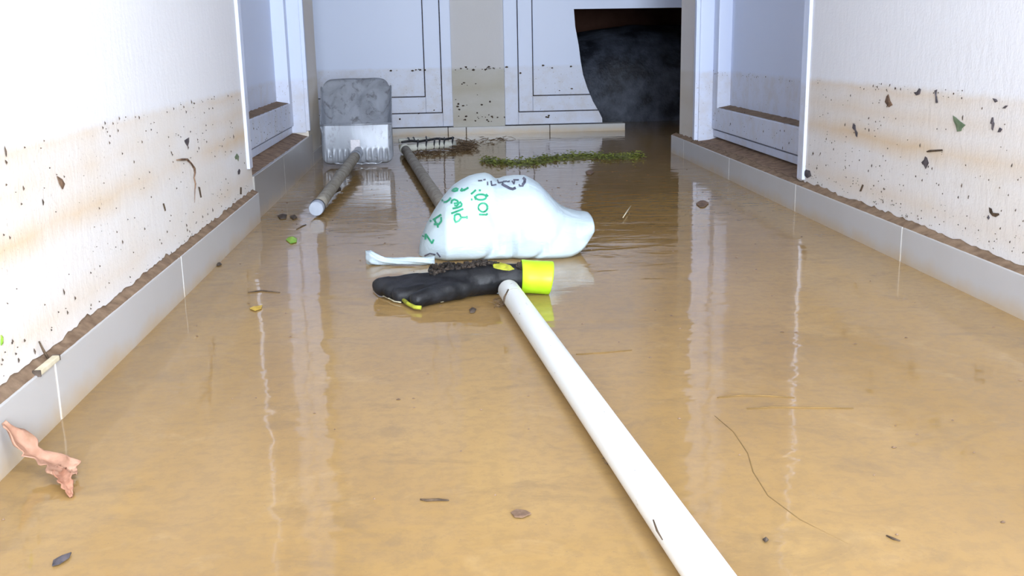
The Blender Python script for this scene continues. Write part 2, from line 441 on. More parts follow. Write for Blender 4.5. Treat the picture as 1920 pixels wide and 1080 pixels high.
# the ragged hole kicked out of door_4
hole = [(1075, 17), (1079, 50), (1085, 85), (1089, 115), (1093, 140), (1101, 165), (1111, 190), (1121, 208), (1128, 221)]
hp = [B(*q) for q in hole]
poly = [(q.x + .004*noise.noise(Vector((q.z*40, 0, 0))), q.z) for q in hp] + [(hp[-1].x+.01, -.1), (d4R+.1, -.1), (d4R+.1, B(1250, 15).z)]
V = [(x, YB-.1, z) for x, z in poly] + [(x, YB+.1, z) for x, z in poly]; n = len(poly)
F = [tuple(range(n)), tuple(range(n, 2*n))[::-1]] + [(i, (i+1) % n, n+(i+1) % n, n+i) for i in range(n)]
cut = obj('cutter', V, F, None)
keep = []
for o in k4:
    bake(o, [('BOOLEAN', dict(object=cut, operation='DIFFERENCE', solver='EXACT'))])
    if len(o.data.polygons): keep.append(o)
    else: bpy.data.objects.remove(o)
bpy.data.objects.remove(cut)
adopt(root4, *keep)
# threshold tiles under the back doors, broken off before the hole's right side
root = ST(empty('baseboard_back', (d3L, YB, 0)))
js = [-3.2, -1.7, -1.1, B(700, 240).x-.2, B(840, 240).x, B(874, 240).x, B(1030, 240).x, B(1171, 235).x]
ks = [box('tile', a+.0015, b-.0015, YB-.022, YB+.06, -.06, thr-.002, M['tile'], None, .0015) for a, b in zip(js[:-1], js[1:])]
ks.append(box('grout', js[0], js[-1]-.003, YB-.019, YB+.05, -.06, thr-.005, M['bark'])); adopt(root, *ks)

# the dark mound inside
V, F = [], []; nu, nv = 48, 24
for i in range(nu+1):
    u = i/nu; x = .25 + 1.75*u
    top = .465*math.sin(math.pi*min(1, .08+u*.84))**.32
    top += .02*noise.noise(Vector((u*6, 1, 0)))
    for j in range(nv+1):
        v = j/nv; a = math.pi*v
        y = 5.55 - .38*math.cos(a); z = -.06 + (top+.06)*math.sin(a)**.38
        q = noise.noise(Vector((x*5, y*5, z*6)))*.03 + noise.noise(Vector((x*15, y*13, z*16)))*.010
        V.append((x, y+q, max(-.06, z+q*.7)))
        if i and j: F.append(((i-1)*(nv+1)+j-1, (i-1)*(nv+1)+j, i*(nv+1)+j, i*(nv+1)+j-1))
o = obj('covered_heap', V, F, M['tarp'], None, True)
tag(o, 'dark slate-coloured rounded heap in the unlit room behind the broken door', 'heap')

# ---- water
V, F = [], []
o = obj('flood_water', [(-3.2, -1.8, 0), (3.2, -1.8, 0), (3.2, 7.0, 0), (-3.2, 7.0, 0)], [(0, 1, 2, 3)], M['water'])
tag(o, 'shallow muddy brown flood water covering the whole corridor floor', 'water', kind='stuff')

# ================================================================== OBJECTS
# ---- white pipe
a = G(953, 543, .0175); b = G(1328, 1080, .0175); d = (b-a)
pe = b + d*.55
root = empty('pipe', (a.x, a.y, 0))
R = .0170
body = tube('pipe_body', [a + (pe-a)*t for t in [0, .002, .004] + [i/20 for i in range(1, 21)]], [R*.9, R*.985, R]+[R]*20, M['pvc'], None, 40)
ring = tube('joint_line', [a + (pe-a)*.045, a + (pe-a)*.0455], R+.0003, M['seam'], None, 40)
ks = [body, ring]
ax = d.normalized(); sd = Vector((ax.y, -ax.x, 0))   # sideways
def on_pipe(u, v, s=.0):   # a point of the pipe's upper skin near pixel
    g = G(u, v, .03); t = (g-a).dot(ax); return a + ax*t
p = G(948, 566, .035); 
ks.append(tube('twig', [G(953, 543, .043), G(946, 557, .042), G(944, 572, .030)], [.0011, .0016, .0008], M['twig'], None, 6))
ks.append(tube('twig', [G(1225, 975, .034), G(1232, 995, .034), G(1242, 1012, .033)], [.0006, .0009, .0005], M['twig'], None, 6))
adopt(root, *ks)
tag(root, 'long white plastic pipe lying across the water toward the camera', 'pipe')
# tangled straw at the pipe's edge
def straws(name, ctrs, n, ln, rad, mat, zr=(.0, .02), spread=(.02, .02), flat=.5, parent=None):
    V, F = [], []
    for _ in range(n):
        c = Vector(random.choice(ctrs)) + Vector((random.gauss(0, spread[0]), random.gauss(0, spread[1]), random.uniform(*zr)))
        t = random.uniform(0, math.pi); L = ln*random.uniform(.4, 1.2); e = random.uniform(-flat, flat)
        dr = Vector((math.cos(t), math.sin(t), e)).normalized()*L*.5
        bend = Vector((random.gauss(0, .2), random.gauss(0, .2), random.gauss(0, .15)))*L
        pts = [c-dr, c+bend*.5, c+dr]
        for q in pts: q.z = max(q.z, -.002)
        v, f = tube_geo(pts, [rad*.5, rad, rad*.4], 4, True)
        o_ = len(V); V += v; F += [tuple(i+o_ for i in x) for x in f]
    return obj(name, V, F, mat, parent)
o = straws('straw_tuft', [G(938, 575, 0), G(934, 568, .004)], 26, .018, .0005, M['drygrass'], (0, .008), (.005, .006))
tag(o, 'tiny tuft of wet straw caught against the far end of the white pipe', 'straw')
o = straws('straw_tuft', [G(1137, 866, 0.006)], 18, .008, .0005, M['drygrass'], (0, .006), (.002, .004))
tag(o, 'small brown straw knot stuck to the middle of the white pipe', 'straw')

# ---- glove
def blob(bm, p0, p1, r0_, r1_, zs=1.0, n=10):
    p0, p1 = Vector(p0), Vector(p1)
    for i in range(n+1):
        t = i/n; p = p0.lerp(p1, t); r = r0_ + (r1_-r0_)*t
        bmesh.ops.create_icosphere(bm, subdivisions=2, radius=1, matrix=Matrix.Translation(p) @ Matrix.Diagonal((r, r, r*zs, 1)))
gb = bmesh.new()
zc = .017
blob(gb, G(716, 537, zc), G(850, 529, .02), .0175, .022, .95)
blob(gb, G(735, 545, zc-.004), G(850, 538, .018), .0165, .020, .95)
blob(gb, G(750, 554, zc-.006), G(860, 543, .016), .0150, .019, .95)
blob(gb, G(783, 561, zc-.004), G(880, 537, .018), .0155, .019, .9)
blob(gb, G(800, 549, .014), G(890, 531, .02), .015, .020, .9)
blob(gb, G(760, 549, .010), G(860, 536, .016), .015, .020, .9)
blob(gb, G(850, 530, .02), G(915, 524, .024), .030, .030, .85)
blob(gb, G(880, 521, .022), G(925, 516, .028), .028, .026, .85)
blob(gb, G(925, 520, .026), G(1000, 519, .027), .026, .024, .92)
blob(gb, G(812, 507, .012), G(860, 512, .018), .0105, .015, 1.0)
blob(gb, G(860, 512, .018), G(905, 514, .022), .015, .022, 1.0)
hand = bm_obj('hand', gb, M['glove'])
bake(hand, [('REMESH', dict(mode='VOXEL', voxel_size=.0028)), ('SMOOTH', dict(factor=.6, iterations=12))])
hand.data.materials.clear(); hand.data.materials.append(M['glove'])
for v in hand.data.vertices:
    c = v.co; q = noise.noise(Vector((c.x*45, c.y*60, c.z*40)))*.0022 + noise.noise(Vector((c.x*18, c.y*95, 0)))*.0015
    v.co = c + v.normal*q
    if v.co.z < -.004: v.co.z = -.004
for p in hand.data.polygons: p.use_smooth = True
gl = empty('work_glove', (G(850, 540).x, G(850, 540).y, 0))
# cuff: hollow oval sleeve along x
c0, c1 = G(977, 518, .0275), G(1033, 521, .0255)
V, F = [], []; ns = 40; rows = [(0, 1.0, 0), (0.03, 1.05, 0), (.25, 1.02, 0), (.6, 1.01, 0), (.95, 1.03, 0), (1.0, 1.0, 0), (1.0, .9, 0), (.6, .88, 0), (.05, .88, 0)]
axc = (c1-c0); 
for (t, s, _) in rows:
    c = c0 + axc*t
    for k in range(ns):
        an = 2*math.pi*k/ns
        V.append(c + Vector((0.004*math.cos(an)*0, math.cos(an)*.030*s, math.sin(an)*.0262*s)) + Vector((.0045*math.sin(an)*(1 if t > .5 else .3), 0, 0)))
for i in range(len(rows)-1):
    for k in range(ns): F.append((i*ns+k, i*ns+(k+1) % ns, (i+1)*ns+(k+1) % ns, (i+1)*ns+k))
cuff = obj('cuff', V, F, M['hivis'], None, True)
tag(cuff, 'fluorescent yellow-green cuff')
# helper: drop a point onto the hand surface along the measuring ray
hbvh = BVHTree.FromObject(hand, bpy.context.evaluated_depsgraph_get())
def on_surf(bvh, u, v, off):
    h = bvh.ray_cast(EYE, ray(u, v).normalized())
    return None if h[0] is None else h[0] + h[1]*off
def hull_patch(name, pts_px, bvh, off, mat, thick=.0012, sub=10):
    """filled pixel polygon laid onto a surface as a thin raised patch"""
    cx = sum(p[0] for p in pts_px)/len(pts_px); cy = sum(p[1] for p in pts_px)/len(pts_px)
    n = len(pts_px); V, F = [], []
    base = on_surf(bvh, cx, cy, off)
    rings = []
    for r in range(sub+1):
        ring = []
        for (x, y) in pts_px:
            t = r/sub; q = on_surf(bvh, cx+(x-cx)*t, cy+(y-cy)*t, off if r < sub else -.0005)
            ring.append(q if q is not None else (rings[-1][len(ring)] if rings else base))
        rings.append(ring); V += ring
    for r in range(sub):
        for k in range(n): F.append((r*n+k, r*n+(k+1) % n, (r+1)*n+(k+1) % n, (r+1)*n+k))
    return obj(name, V, F, mat, None, True)
ks = [hand, cuff]
pp = [(918, 492), (930, 490), (945, 492), (958, 498), (966, 505), (955, 508), (940, 506), (925, 502)]
ks.append(tag(hull_patch('knit_patch', pp, hbvh, .0012, M['patch']), 'dirty yellow knit patch on the back of the wrist'))
def edge_tube(name, px, mat, rad, z):
    return tube(name, [G(u, v, z) for u, v in px], rad, mat, None, 8)
ks.append(tag(edge_tube('finger_trim', [(754, 556), (757, 563), (766, 570), (778, 576), (790, 577)], M['patch'], .0032, .006), 'yellow trim on a fingertip'))
ks.append(edge_tube('seam', [(700, 543), (708, 550), (719, 555), (728, 559), (740, 565), (752, 567)], M['seam'], .0011, .003))
ks.append(edge_tube('seam', [(826, 566), (850, 560), (872, 553), (893, 547), (912, 541), (926, 535)], M['seam'], .0012, .004))
# mud caked along the back of the glove
mb = bmesh.new()
for i in range(520):
    t = random.random(); u = 806 + 178*t; v = 499 - 14*math.sin(math.pi*min(1, t*1.05)) + random.uniform(-4, 20)*(1-.6*t)
    q = on_surf(hbvh, u, v, .0)
    if q is None: q = on_surf(hbvh, u, v+9, 0)
    if q is None: continue
    if 912 < u < 970 and v > 488: continue
    r = random.uniform(.0014, .0042)
    bmesh.ops.create_icosphere(mb, subdivisions=1, radius=r, matrix=Matrix.Translation(q + Vector((0, .001, random.uniform(.0, .004)))) @ Matrix.Rotation(random.random()*6, 4, 'X') @ Matrix.Diagonal((1, random.uniform(.6, 1.2), random.uniform(.6, 1), 1)))
mo = bm_obj('mud_crumbs', mb, M['soil']); tag(mo, 'black wet soil caked on the glove', kind='stuff')
sub(hand, mo, *ks[2:])
adopt(gl, hand, cuff)
tag(gl, 'muddy black work glove with a fluorescent yellow-green cuff, lying by the pipe end', 'glove')

# ---- carrier bag
TOP = [(785,472),(788,448),(800,420),(815,395),(832,370),(850,350),(865,340),(880,332),(895,328),(910,326),(920,329),(930,337),(938,336.5),(946,333),(965,330),(985,330),(1000,337),(1012,345),(1026,360),(1040,375),(1052,385),(1065,391),(1085,396),(1098,397),(1104,399)]
BOT = [(785,482),(800,489),(850,492),(1000,493),(1040,490),(1060,486),(1080,477),(1095,464),(1104,445)]
def interp(T, x):
    if x <= T[0][0]: return T[0][1]
    for (a_, b_), (c_, d_) in zip(T[:-1], T[1:]):
        if x <= c_: return b_ + (d_-b_)*(x-a_)/(c_-a_)
    return T[-1][1]
YBAG = 2.015
V, F = [], []; nu, nv = 120, 64
for i in range(nu+1):
    s = i/nu; s = .5-.5*math.cos(math.pi*s) if False else s
    u = 785.5 + (1104-785.5)*s
    tp = WY(u, interp(TOP, u), YBAG); 
    zb = -.006 if u < 1050 else -.006 + .046*((u-1050)/54)**2.4
    zt_ = max(tp.z, zb+.004); wd = .118*min(1, (.22 + (s/.16)**.6*.8) if s < .16 else 1)*(1 if s < .62 else 1-.42*((s-.62)/.38)**2.2)
    yc = YBAG + .012*math.sin(s*5)
    for j in range(nv):
        an = 2*math.pi*j/nv; cs, sn = math.cos(an), math.sin(an)
        if sn >= 0:
            y = yc - wd*math.copysign(abs(cs)**.85, cs); z = zb + .022*min(1, (zt_-zb)/.08) + (zt_-zb-.022*min(1, (zt_-zb)/.08))*abs(sn)**.8
        else:
            y = yc - wd*math.copysign(abs(cs)**.7, cs); z = zb + .022*min(1, (zt_-zb)/.08)*(1-abs(sn)**.6)
        p = Vector((tp.x, y, z))
        dpt = min(1, (zt_-zb)/.1)*abs(cs)
        fold = noise.noise(Vector((p.x*9, p.z*20, 3)))*.010 + noise.noise(Vector((p.x*26+p.z*14, p.z*36, 8)))*.0035
        cr_ = abs(noise.noise(Vector((p.x*11+2, p.z*17-p.x*8, 1.3)))); fold -= .009*max(0, 1-cr_*6)
        p.y += fold*dpt*(-1 if cs > 0 else 1)
        V.append(p)
    if i:
        o_ = (i-1)*nv
        for j in range(nv): F.append((o_+j, o_+(j+1) % nv, o_+nv+(j+1) % nv, o_+nv+j))
F.append(tuple(range(nv))[::-1]); F.append(tuple(range(nu*nv, (nu+1)*nv)))
film = obj('bag_film', V, F, M['plastic'], None, True)
bbvh = BVHTree.FromObject(film, bpy.context.evaluated_depsgraph_get())
bag = empty('carrier_bag', (G(940, 480).x, YBAG, 0))
def stroke_mesh(strokes, wpx, bvh, off):
    V, F = [], []
    for st in strokes:
        pts = []
        for (x0, y0), (x1, y1) in zip(st[:-1], st[1:]):
            n = max(1, int(math.hypot(x1-x0, y1-y0)/1.2))
            pts += [(x0+(x1-x0)*k/n, y0+(y1-y0)*k/n) for k in range(n)]
        pts.append(st[-1])
        row = None
        for i, (x, y) in enumerate(pts):
            xa, ya = pts[max(i-1, 0)]; xb, yb = pts[min(i+1, len(pts)-1)]
            L = math.hypot(xb-xa, yb-ya) or 1; nx, ny = -(yb-ya)/L*wpx/2, (xb-xa)/L*wpx/2
            qa, qb = on_surf(bvh, x+nx, y+ny, off), on_surf(bvh, x-nx, y-ny, off)
            if qa is None or qb is None or (qa-qb).length > .02: row = None; continue
            V += [qa, qb]; cur = (len(V)-2, len(V)-1)
            if row: F.append((row[0], row[1], cur[1], cur[0]))
            row = cur
    return V, F
def cr(pts, ox, oy, k): return [(ox+x/k, oy+y/k) for x, y in pts]
def ell(cx, cy, rx, ry, n=22, a0=0, a1=6.2832): return [(cx+rx*math.cos(a0+(a1-a0)*i/n), cy+ry*math.sin(a0+(a1-a0)*i/n)) for i in range(n+1)]
A = lambda *p: cr(list(p), 780, 320, 9.0)
green = [A((760,790),(865,790)), A((858,765),(862,815)), A((760,790),(740,740),(690,735),(655,760),(650,820),(668,872),(720,850),(762,800)),
         A((598,728),(800,650)), A((620,645),(700,630),(765,600),(772,565),(740,525)), A((600,560),(610,510),(650,490),(700,510),(725,560),(690,600),(650,590)), A((640,560),(740,545)),
         A((440,490),(458,520)), A((472,536),(520,530),(560,500),(592,458)),
         A((720,322),(680,302),(640,318),(615,342),(660,352),(715,335)), A((755,352),(785,300)), A((765,348),(840,318),(800,345),(888,290)),
         cr(ell(1130, 622, 78, 74), 780, 320, 9), A((1060,740),(1190,745),(1212,722)), cr(ell(1095, 450, 90, 46), 780, 320, 9), A((1180,400),(1215,440)), A((990,430),(1012,495)),
         A((930,402),(965,372),(1012,330)), A((1060,335),(1095,340)), A((930,490),(955,488)),
         A((248,865),(258,838)), A((290,835),(432,742)), A((320,815),(330,870),(350,880)), A((430,785),(432,850),(395,905),(350,895)), A((305,905),(370,912),(376,965))]
Z_ = lambda *p: cr(list(p), 760, 320, 5.333)
green += [Z_((155,692),(185,650)), Z_((203,690),(207,632)), Z_((207,634),(272,730)), Z_((270,728),(287,688))]
V, F = stroke_mesh(green, 3.5, bbvh, .0009)
lg = tag(obj('lettering', V, F, M['green_ink']), 'green hand-style lettering running up the left side of the bag', kind='stuff')
Kx = lambda *p: cr(list(p), 880, 320, 13.71)
black = [Kx((225,268),(335,262)), Kx((360,250),(420,235)), Kx((464,290),(470,385)), Kx((555,270),(572,388),(690,362)), Kx((722,240),(750,322),(880,298)), Kx((870,285),(970,280)), Kx((975,295),(1045,278)), Kx((1095,268),(1150,355),(1165,240)), Kx((1130,245),(1275,245)), Kx((1280,355),(1292,402),(1392,402))]
black += [Z_((195,852),(250,828),(305,840)), Z_((318,818),(352,862)), Z_((262,905),(285,880))]
V, F = stroke_mesh(black, 2.7, bbvh, .0009)
V2, F2 = stroke_mesh([Kx((835,345),(930,400),(1040,460),(1120,480),(1195,445)), Kx((1360,180),(1430,230),(1420,300),(1365,380))], 5.0, bbvh, .0007)
lg2 = tag(obj('dark_lettering', V, F, M['black_ink']), 'dark broken letters on top of the bag', kind='stuff')
lg3 = tag(obj('emblem', V2, F2, M['black_ink']), 'dark arcs of a round emblem on top of the bag', kind='stuff')
# twisted tail of the bag with its flared end
tp = [G(815, 489, .006), G(795, 489, .008), G(770, 489, .009), G(745, 490, .008), G(722, 489, .008), G(708, 487, .010), G(695, 484, .012), G(686, 482, .012)]
V, F = [], []; ns = 20
rr = [(.009, .007), (.008, .0065), (.0065, .006), (.006, .006), (.0065, .0065), (.008, .009), (.010, .013), (.0075, .012)]
pts, rads = [], []
for i in range(len(tp)-1):
    for k in range(4):
        t = k/4; pts.append(tp[i].lerp(tp[i+1], t)); rads.append((rr[i][0]+(rr[i+1][0]-rr[i][0])*t, rr[i][1]+(rr[i+1][1]-rr[i][1])*t))
pts.append(tp[-1]); rads.append(rr[-1])
for i, (p, (ry, rz)) in enumerate(zip(pts, rads)):
    for k in range(ns):
        an = 2*math.pi*k/ns; f = 1 + .22*math.cos(5*an + i*.55)
        V.append(p + Vector((0, math.cos(an)*ry*f, math.sin(an)*rz*f)))
    if i:
        o_ = (i-1)*ns
        for k in range(ns): F.append((o_+k, o_+(k+1) % ns, o_+ns+(k+1) % ns, o_+ns+k))
F.append(tuple(range(ns))[::-1]); F.append(tuple(range((len(pts)-1)*ns, len(pts)*ns)))
tail = tag(obj('twisted_handle', V, F, M['plastic'], None, True), 'twisted white bag handle trailing on the water')
adopt(bag, film, tail); sub(film, lg, lg2, lg3)
tag(bag, 'bulging white plastic carrier bag with green lettering, floating on the muddy water', 'bag')

# ---- scoop shovel
XS = (WX(0, 0, 1).x, 0)
sl, sr = WY(604, 300, 3.53).x, WY(738, 300, 3.53).x
cxs = (sl+sr)/2; hw = (sr-sl)/2; Y0 = 3.53
zw = WY(670, 233, Y0).z; Ytip = Y0+.30; ztip = WY(680, 147, Ytip).z
shovel = empty('scoop_shovel', (cxs, Y0, 0))
def U(t, s):
    """cross-section of the scoop: s in -1..1 runs from left rim along the floor to the right rim"""
    fl = .008 + (ztip-.008)*t; h = (zw-.008)*(1-t)**1.2+.003; rim = fl+h
    r = min(.026, max(.006, h*.7)); W = hw*(1+.07*t)
    tot = 2*(h-r) + math.pi*r + 2*(W-r) if h > r else 2*(W-r)+math.pi*r
    hh = max(0, h-r); L = 2*hh + math.pi*r + 2*(W-r); q = (s+1)/2*L
    if q < hh: return -W, rim-q
    q -= hh
    if q < math.pi*r/2: a = q/r; return -W+r-r*math.cos(a), fl+r-r*math.sin(a)
    q -= math.pi*r/2
    if q < 2*(W-r): return -W+r+q, fl
    q -= 2*(W-r)
    if q < math.pi*r/2: a = q/r; return W-r+r*math.sin(a), fl+r-r*math.cos(a)
    q -= math.pi*r/2
    return W, fl+r+q
V, F = [], []; nt, nsn = 30, 60
for i in range(nt+1):
    t = i/nt
    for j in range(nsn+1):
        x, z = U(t, -1+2*j/nsn)
        # rounded leading corners
        yy = Y0 + (Ytip-Y0)*t
        if t > .8:
            e = min(1.2, abs(x)/hw)**8*.02*((t-.8)/.2)**2; z -= e; yy -= e
        mid = max(0, 1-abs(x)/hw)
        x *= 1 - .26*max(0, zw+(ztip+.004-zw)*t - z)/.13
        dn = (.009*noise.noise(Vector((x*22, t*4, 1))) + .004*noise.noise(Vector((x*60, t*9, 4))))*min(1, mid*4)*min(1, (1-t)*5+.12)
        V.append((cxs+x-.016*t, yy-dn, z+dn))
        if i and j: F.append(((i-1)*(nsn+1)+j-1, (i-1)*(nsn+1)+j, i*(nsn+1)+j, i*(nsn+1)+j-1))
blade = obj('blade', V, F, M['steel'], None, True)
bake(blade, [('SOLIDIFY', dict(thickness=.0025, offset=0))])
# back wall with pressed flutes along its foot
V, F = [], []; nx, nz = 120, 30
for i in range(nx+1):
    x = -hw + 2*hw*i/nx; r = .030; e = hw-abs(x)
    zb = .008 + (r - math.sqrt(max(0, r*r-(r-e)**2)) if e < r else 0)
    for j in range(nz+1):
        z = zb + (zw-zb)*j/nz
        fl = .0022*math.sin(x*2*math.pi/.0185)*max(0, 1-abs(z-.032)/.026)**.5 if z < .058 and e > .012 else 0
        rnd = .014*max(0, 1-e/.016)**2 + .010*max(0, 1-(z-.008)/.016)**2
        bulge = -.006*math.cos(x/hw*1.4)*(1-((z-.07)/.07)**2 if abs(z-.07) < .07 else 0)
        V.append((cxs+x, Y0-.004+rnd+fl+bulge, z))
        if i and j: F.append(((i-1)*(nz+1)+j-1, (i-1)*(nz+1)+j, i*(nz+1)+j, i*(nz+1)+j-1))
bw = obj('back_wall', V, F, M['steel'], None, True)
bake(bw, [('SOLIDIFY', dict(thickness=.002, offset=1))])
rim = tube('rim', [(cxs-hw, Y0-.003, zw), (cxs+hw, Y0-.003, zw)], .0028, M['steel'], None, 10)
hA = WY(668, 291, Y0-.05); hA.z = max(hA.z, .03); hB = G(596, 387, .022)
sock = tube('socket', [WY(672, 280, Y0-.008), WY(671, 287, Y0-.03), hA, hA.lerp(hB, .05)], [.012, .017, .0185, .0185], M['steel'], None, 18)
hd = tube('handle', [hA.lerp(hB, t) for t in [i/12 for i in range(13)]], [.0165]*6+[.0155]*7, M['wood'], None, 18)
dirn = (hB-hA).normalized()
cap = tube('end_cap', [hB-dirn*.006, hB, hB+dirn*.012, hB+dirn*.030, hB+dirn*.034], [.0165, .0172, .0178, .0178, .0165], M['cap'], None, 20, 1.0, False)
ringc = tube('cap_ring', [hB+dirn*.0015, hB+dirn*.0055], .0187, M['rubber'], None, 20)
q0, q1 = WY(657, 262, Y0-.012), WY(676, 285, Y0-.012)
st = box('sticker', q0.x, q1.x, Y0-.0165, Y0-.014, q1.z, q0.z, M['sticker'], None, .0006)
riv = []
for (u, v) in ((620, 294), (705, 293), (672, 288)):
    p = WY(u, v, Y0-.012); bm = bmesh.new(); bmesh.ops.create_icosphere(bm, subdivisions=2, radius=.0042, matrix=Matrix.Translation(p)@Matrix.Diagonal((1, .6, 1, 1))); riv.append(bm_obj('rivet', bm, M['steel'], None, True))
adopt(shovel, blade, bw, sock, hd); sub(bw, rim, st, *riv); sub(hd, cap, ringc)
tag(shovel, 'galvanised metal scoop shovel lying on its back with blade tilted up, wooden handle toward camera', 'shovel')

# ---- rake
ra, rb = G(759, 279, .022), G(840, 402, .018)
rake = empty('rake', (ra.x, ra.y, 0)); ks = []
ks.append(tube('handle', [ra.lerp(rb, i/10) for i in range(11)], .0165, M['wood'], None, 18))
ks.append(tube('ferrule', [ra+(ra-rb).normalized()*.02, ra, ra.lerp(rb, .03)], [.015, .019, .0185], M['headwhite'], None, 18))
h0, h1 = G(758, 279, .018), G(851, 270, .018)
dh = (h1-h0); h0 = h0 - dh*.05
ks.append(tube('head_bar', [h0.lerp(h1, i/8) for i in range(9)], .0155, M['headwhite'], None, 14, .9))
g0, g1 = G(748, 264, .012), G(806, 261, .012)
ks.append(tube('back_bar', [g0.lerp(g1, i/6) for i in range(7)], .009, M['headwhite'], None, 12))
m0, m1 = h0+Vector((0, .035, .022)), h1+Vector((0, .04, .020))
ks.append(tube('spine', [m0.lerp(m1, i/6)+Vector((0, 0, .003*math.sin(i*2.1))) for i in range(7)], .0045, M['rubber'], None, 8))
for u in (783, 799, 814, 833, 824, 849):
    t = (u-753)/(851-753); p = h0.lerp(h1, t); m = m0.lerp(m1, t)
    ks.append(tube('tine', [m+Vector((0, .01, .004)), m, p+Vector((0, -.006, .019)), p+Vector((-.002, -.0185, .006)), p+Vector((-.003, -.0185, -.012))], [.002, .0034, .0034, .003, .0015], M['rubber'], None, 7))
for u in (764, 774, 798):
    t = (u-748)/(806-748); p = g0.lerp(g1, t); m = m0.lerp(m1, t*.55)
    ks.append(tube('tine', [m, m.lerp(p, .5)+Vector((0, 0, .012)), p+Vector((0, 0, .011))], [.0025, .003, .0015], M['rubber'], None, 7))
adopt(rake, *ks)
tag(rake, 'old rake with cream head and dark tines, grey wooden handle running under the bag', 'rake')

o = straws('dry_grass', [G(x, y, 0) for x, y in ((785, 290), (800, 289), (820, 289), (845, 286), (862, 280), (870, 275), (880, 270), (872, 283), (862, 268), (885, 279), (868, 279))], 330, .045, .0012, M['drygrass'], (0, .014), (.016, .02), .3)
tag(o, 'matted brown dry grass and roots caught around the rake head', 'dry grass', kind='stuff')
o = straws('dry_grass', [G(905, 262, 0), G(915, 266, 0), G(940, 262, 0)], 22, .05, .0012, M['drygrass'], (0, .012), (.02, .03), .3)
tag(o, 'few loose dark straws floating before the threshold between the back doors', 'straw', kind='stuff')

# ---- strip of green weed
V, F = [], []
cen = [(908, 303), (930, 305), (960, 307), (990, 306), (1010, 303), (1030, 299), (1055, 297), (1080, 295), (1105, 294), (1130, 295), (1150, 296), (1175, 296), (1200, 292)]
cg = [G(u, v, 0) for u, v in cen]
V, F = [], []
for i in range(61):
    t = i/60*(len(cg)-1); k = min(int(t), len(cg)-2); p = cg[k].lerp(cg[k+1], t-k)
    wdt = .12*math.sin(math.pi*min(1, .03+i/60*.96))**.5*(.75+.6*noise.noise(Vector((i*.25, 0, 0))))
    for j, (a_, h_) in enumerate(((-1, -.003), (-.5, .004), (0, .007), (.5, .005), (1, -.003))):
        q = noise.noise(Vector((i*.5, j*1.7, 0)))
        V.append(p+Vector((0, a_*wdt*(1+.4*q), h_*(1+q))))
        if i and j: F.append(((i-1)*5+j-1, (i-1)*5+j, i*5+j, i*5+j-1))
root = empty('floating_weed', cg[6]); root.location.z = 0; bpy.context.view_layer.update()
mat_ = obj('weed_mat', V, F, M['weed_dark'], None, True)
V, F = [], []
for _ in range(2200):
    t = random.random()*(len(cg)-1); k = min(int(t), len(cg)-2); p = cg[k].lerp(cg[k+1], t-k)
    tall = 1 + 1.2*max(0, noise.noise(Vector((t*1.4, 5, 0))))
    p = p + Vector((random.gauss(0, .01), random.gauss(0, .05), random.uniform(.0, .011)*tall))
    L = random.uniform(.006, .02); a_ = random.uniform(0, 6.28); dr = Vector((math.cos(a_)*L, math.sin(a_)*L, random.uniform(-.3, .5)*L)); sd_ = Vector((-math.sin(a_), math.cos(a_), random.uniform(-.5, .5)))*random.uniform(.0015, .0045)
    n0 = len(V); V += [p-dr*.5, p+sd_, p+dr*.5, p-sd_]; F.append((n0, n0+1, n0+2, n0+3))
lv = tag(obj('weed_leaves', V, F, M['weed']), kind='stuff')
adopt(root, mat_, lv)
tag(root, 'long strip of bright green weed floating in front of the broken door', 'weed')

# ---- leaves, twigs, chips
def leaf(name, center, ux, uy, pts, mat, label, cat, thick=.0008, cup=.0015):
    """flat-ish torn leaf: pts = outline in units along ux, uy"""
    center, ux, uy = Vector(center), Vector(ux), Vector(uy); nrm = ux.cross(uy).normalized()
    n = len(pts); V, F = [], []
    for sgn in (0, 1):
        V.append(center + nrm*(sgn*thick + cup))
        for (a_, b_) in pts: V.append(center + ux*a_ + uy*b_ + nrm*(sgn*thick))
    for k in range(n): F += [(0, 1+k, 1+(k+1) % n), (n+1, n+2+(k+1) % n, n+2+k), (1+k, n+2+k, n+2+(k+1) % n, 1+(k+1) % n)]
    return tag(obj(name, V, F, mat), label, cat)
def wall_leaf(name, X, px, mat, label, cat='leaf'):
    """outline given where it is seen on the wall plane X"""
    s = 1 if X < 0 else -1
    P = [WX(u, v, X) for u, v in px]; c = sum(P, Vector())/len(P)
    ux, uy = Vector((0, 1 if s > 0 else -1, 0)), Vector((0, 0, 1))
    pts = [((p-c).dot(ux), (p-c).dot(uy)) for p in P]
    c.x = X + s*.0006
    return leaf(name, c, ux, uy, pts, mat, label, cat, .0007, s*0+.001)
R1 = lambda *p: [(1500+x/4.5, 120+y/4.5) for x, y in p]
wall_leaf('leaf_scrap', XRW, R1((1295,435),(1325,455),(1350,480),(1400,515),(1370,545),(1365,565),(1330,570),(1320,520),(1300,480)), M['leaf_green'], 'torn grey-green leaf stuck high on the right wall')
wall_leaf('leaf_scrap', XRW, R1((1060,780),(1075,790),(1090,835),(1065,885),(1050,855),(1028,830),(1050,810)), M['leaf_dark'], 'dark kite-shaped leaf scrap on the right wall below the twig')
wall_leaf('leaf_scrap', XRW, R1((735,270),(750,255),(765,310),(785,345),(752,365),(720,320)), M['leaf_brown'], 'reddish brown leaf near the flood line on the right wall')
wall_leaf('twig_scrap', XRW, R1((1072,735),(1100,725),(1205,720),(1208,735),(1150,738),(1075,745)), M['twig'], 'short straight dark twig stuck level on the right wall', 'twig')
wall_leaf('leaf_scrap', XRW, R1((452,500),(470,515),(475,555),(490,580),(485,618),(475,605),(468,565),(445,540)), M['leaf_dark'], 'thin curled dark leaf on the right wall beside the door casing')
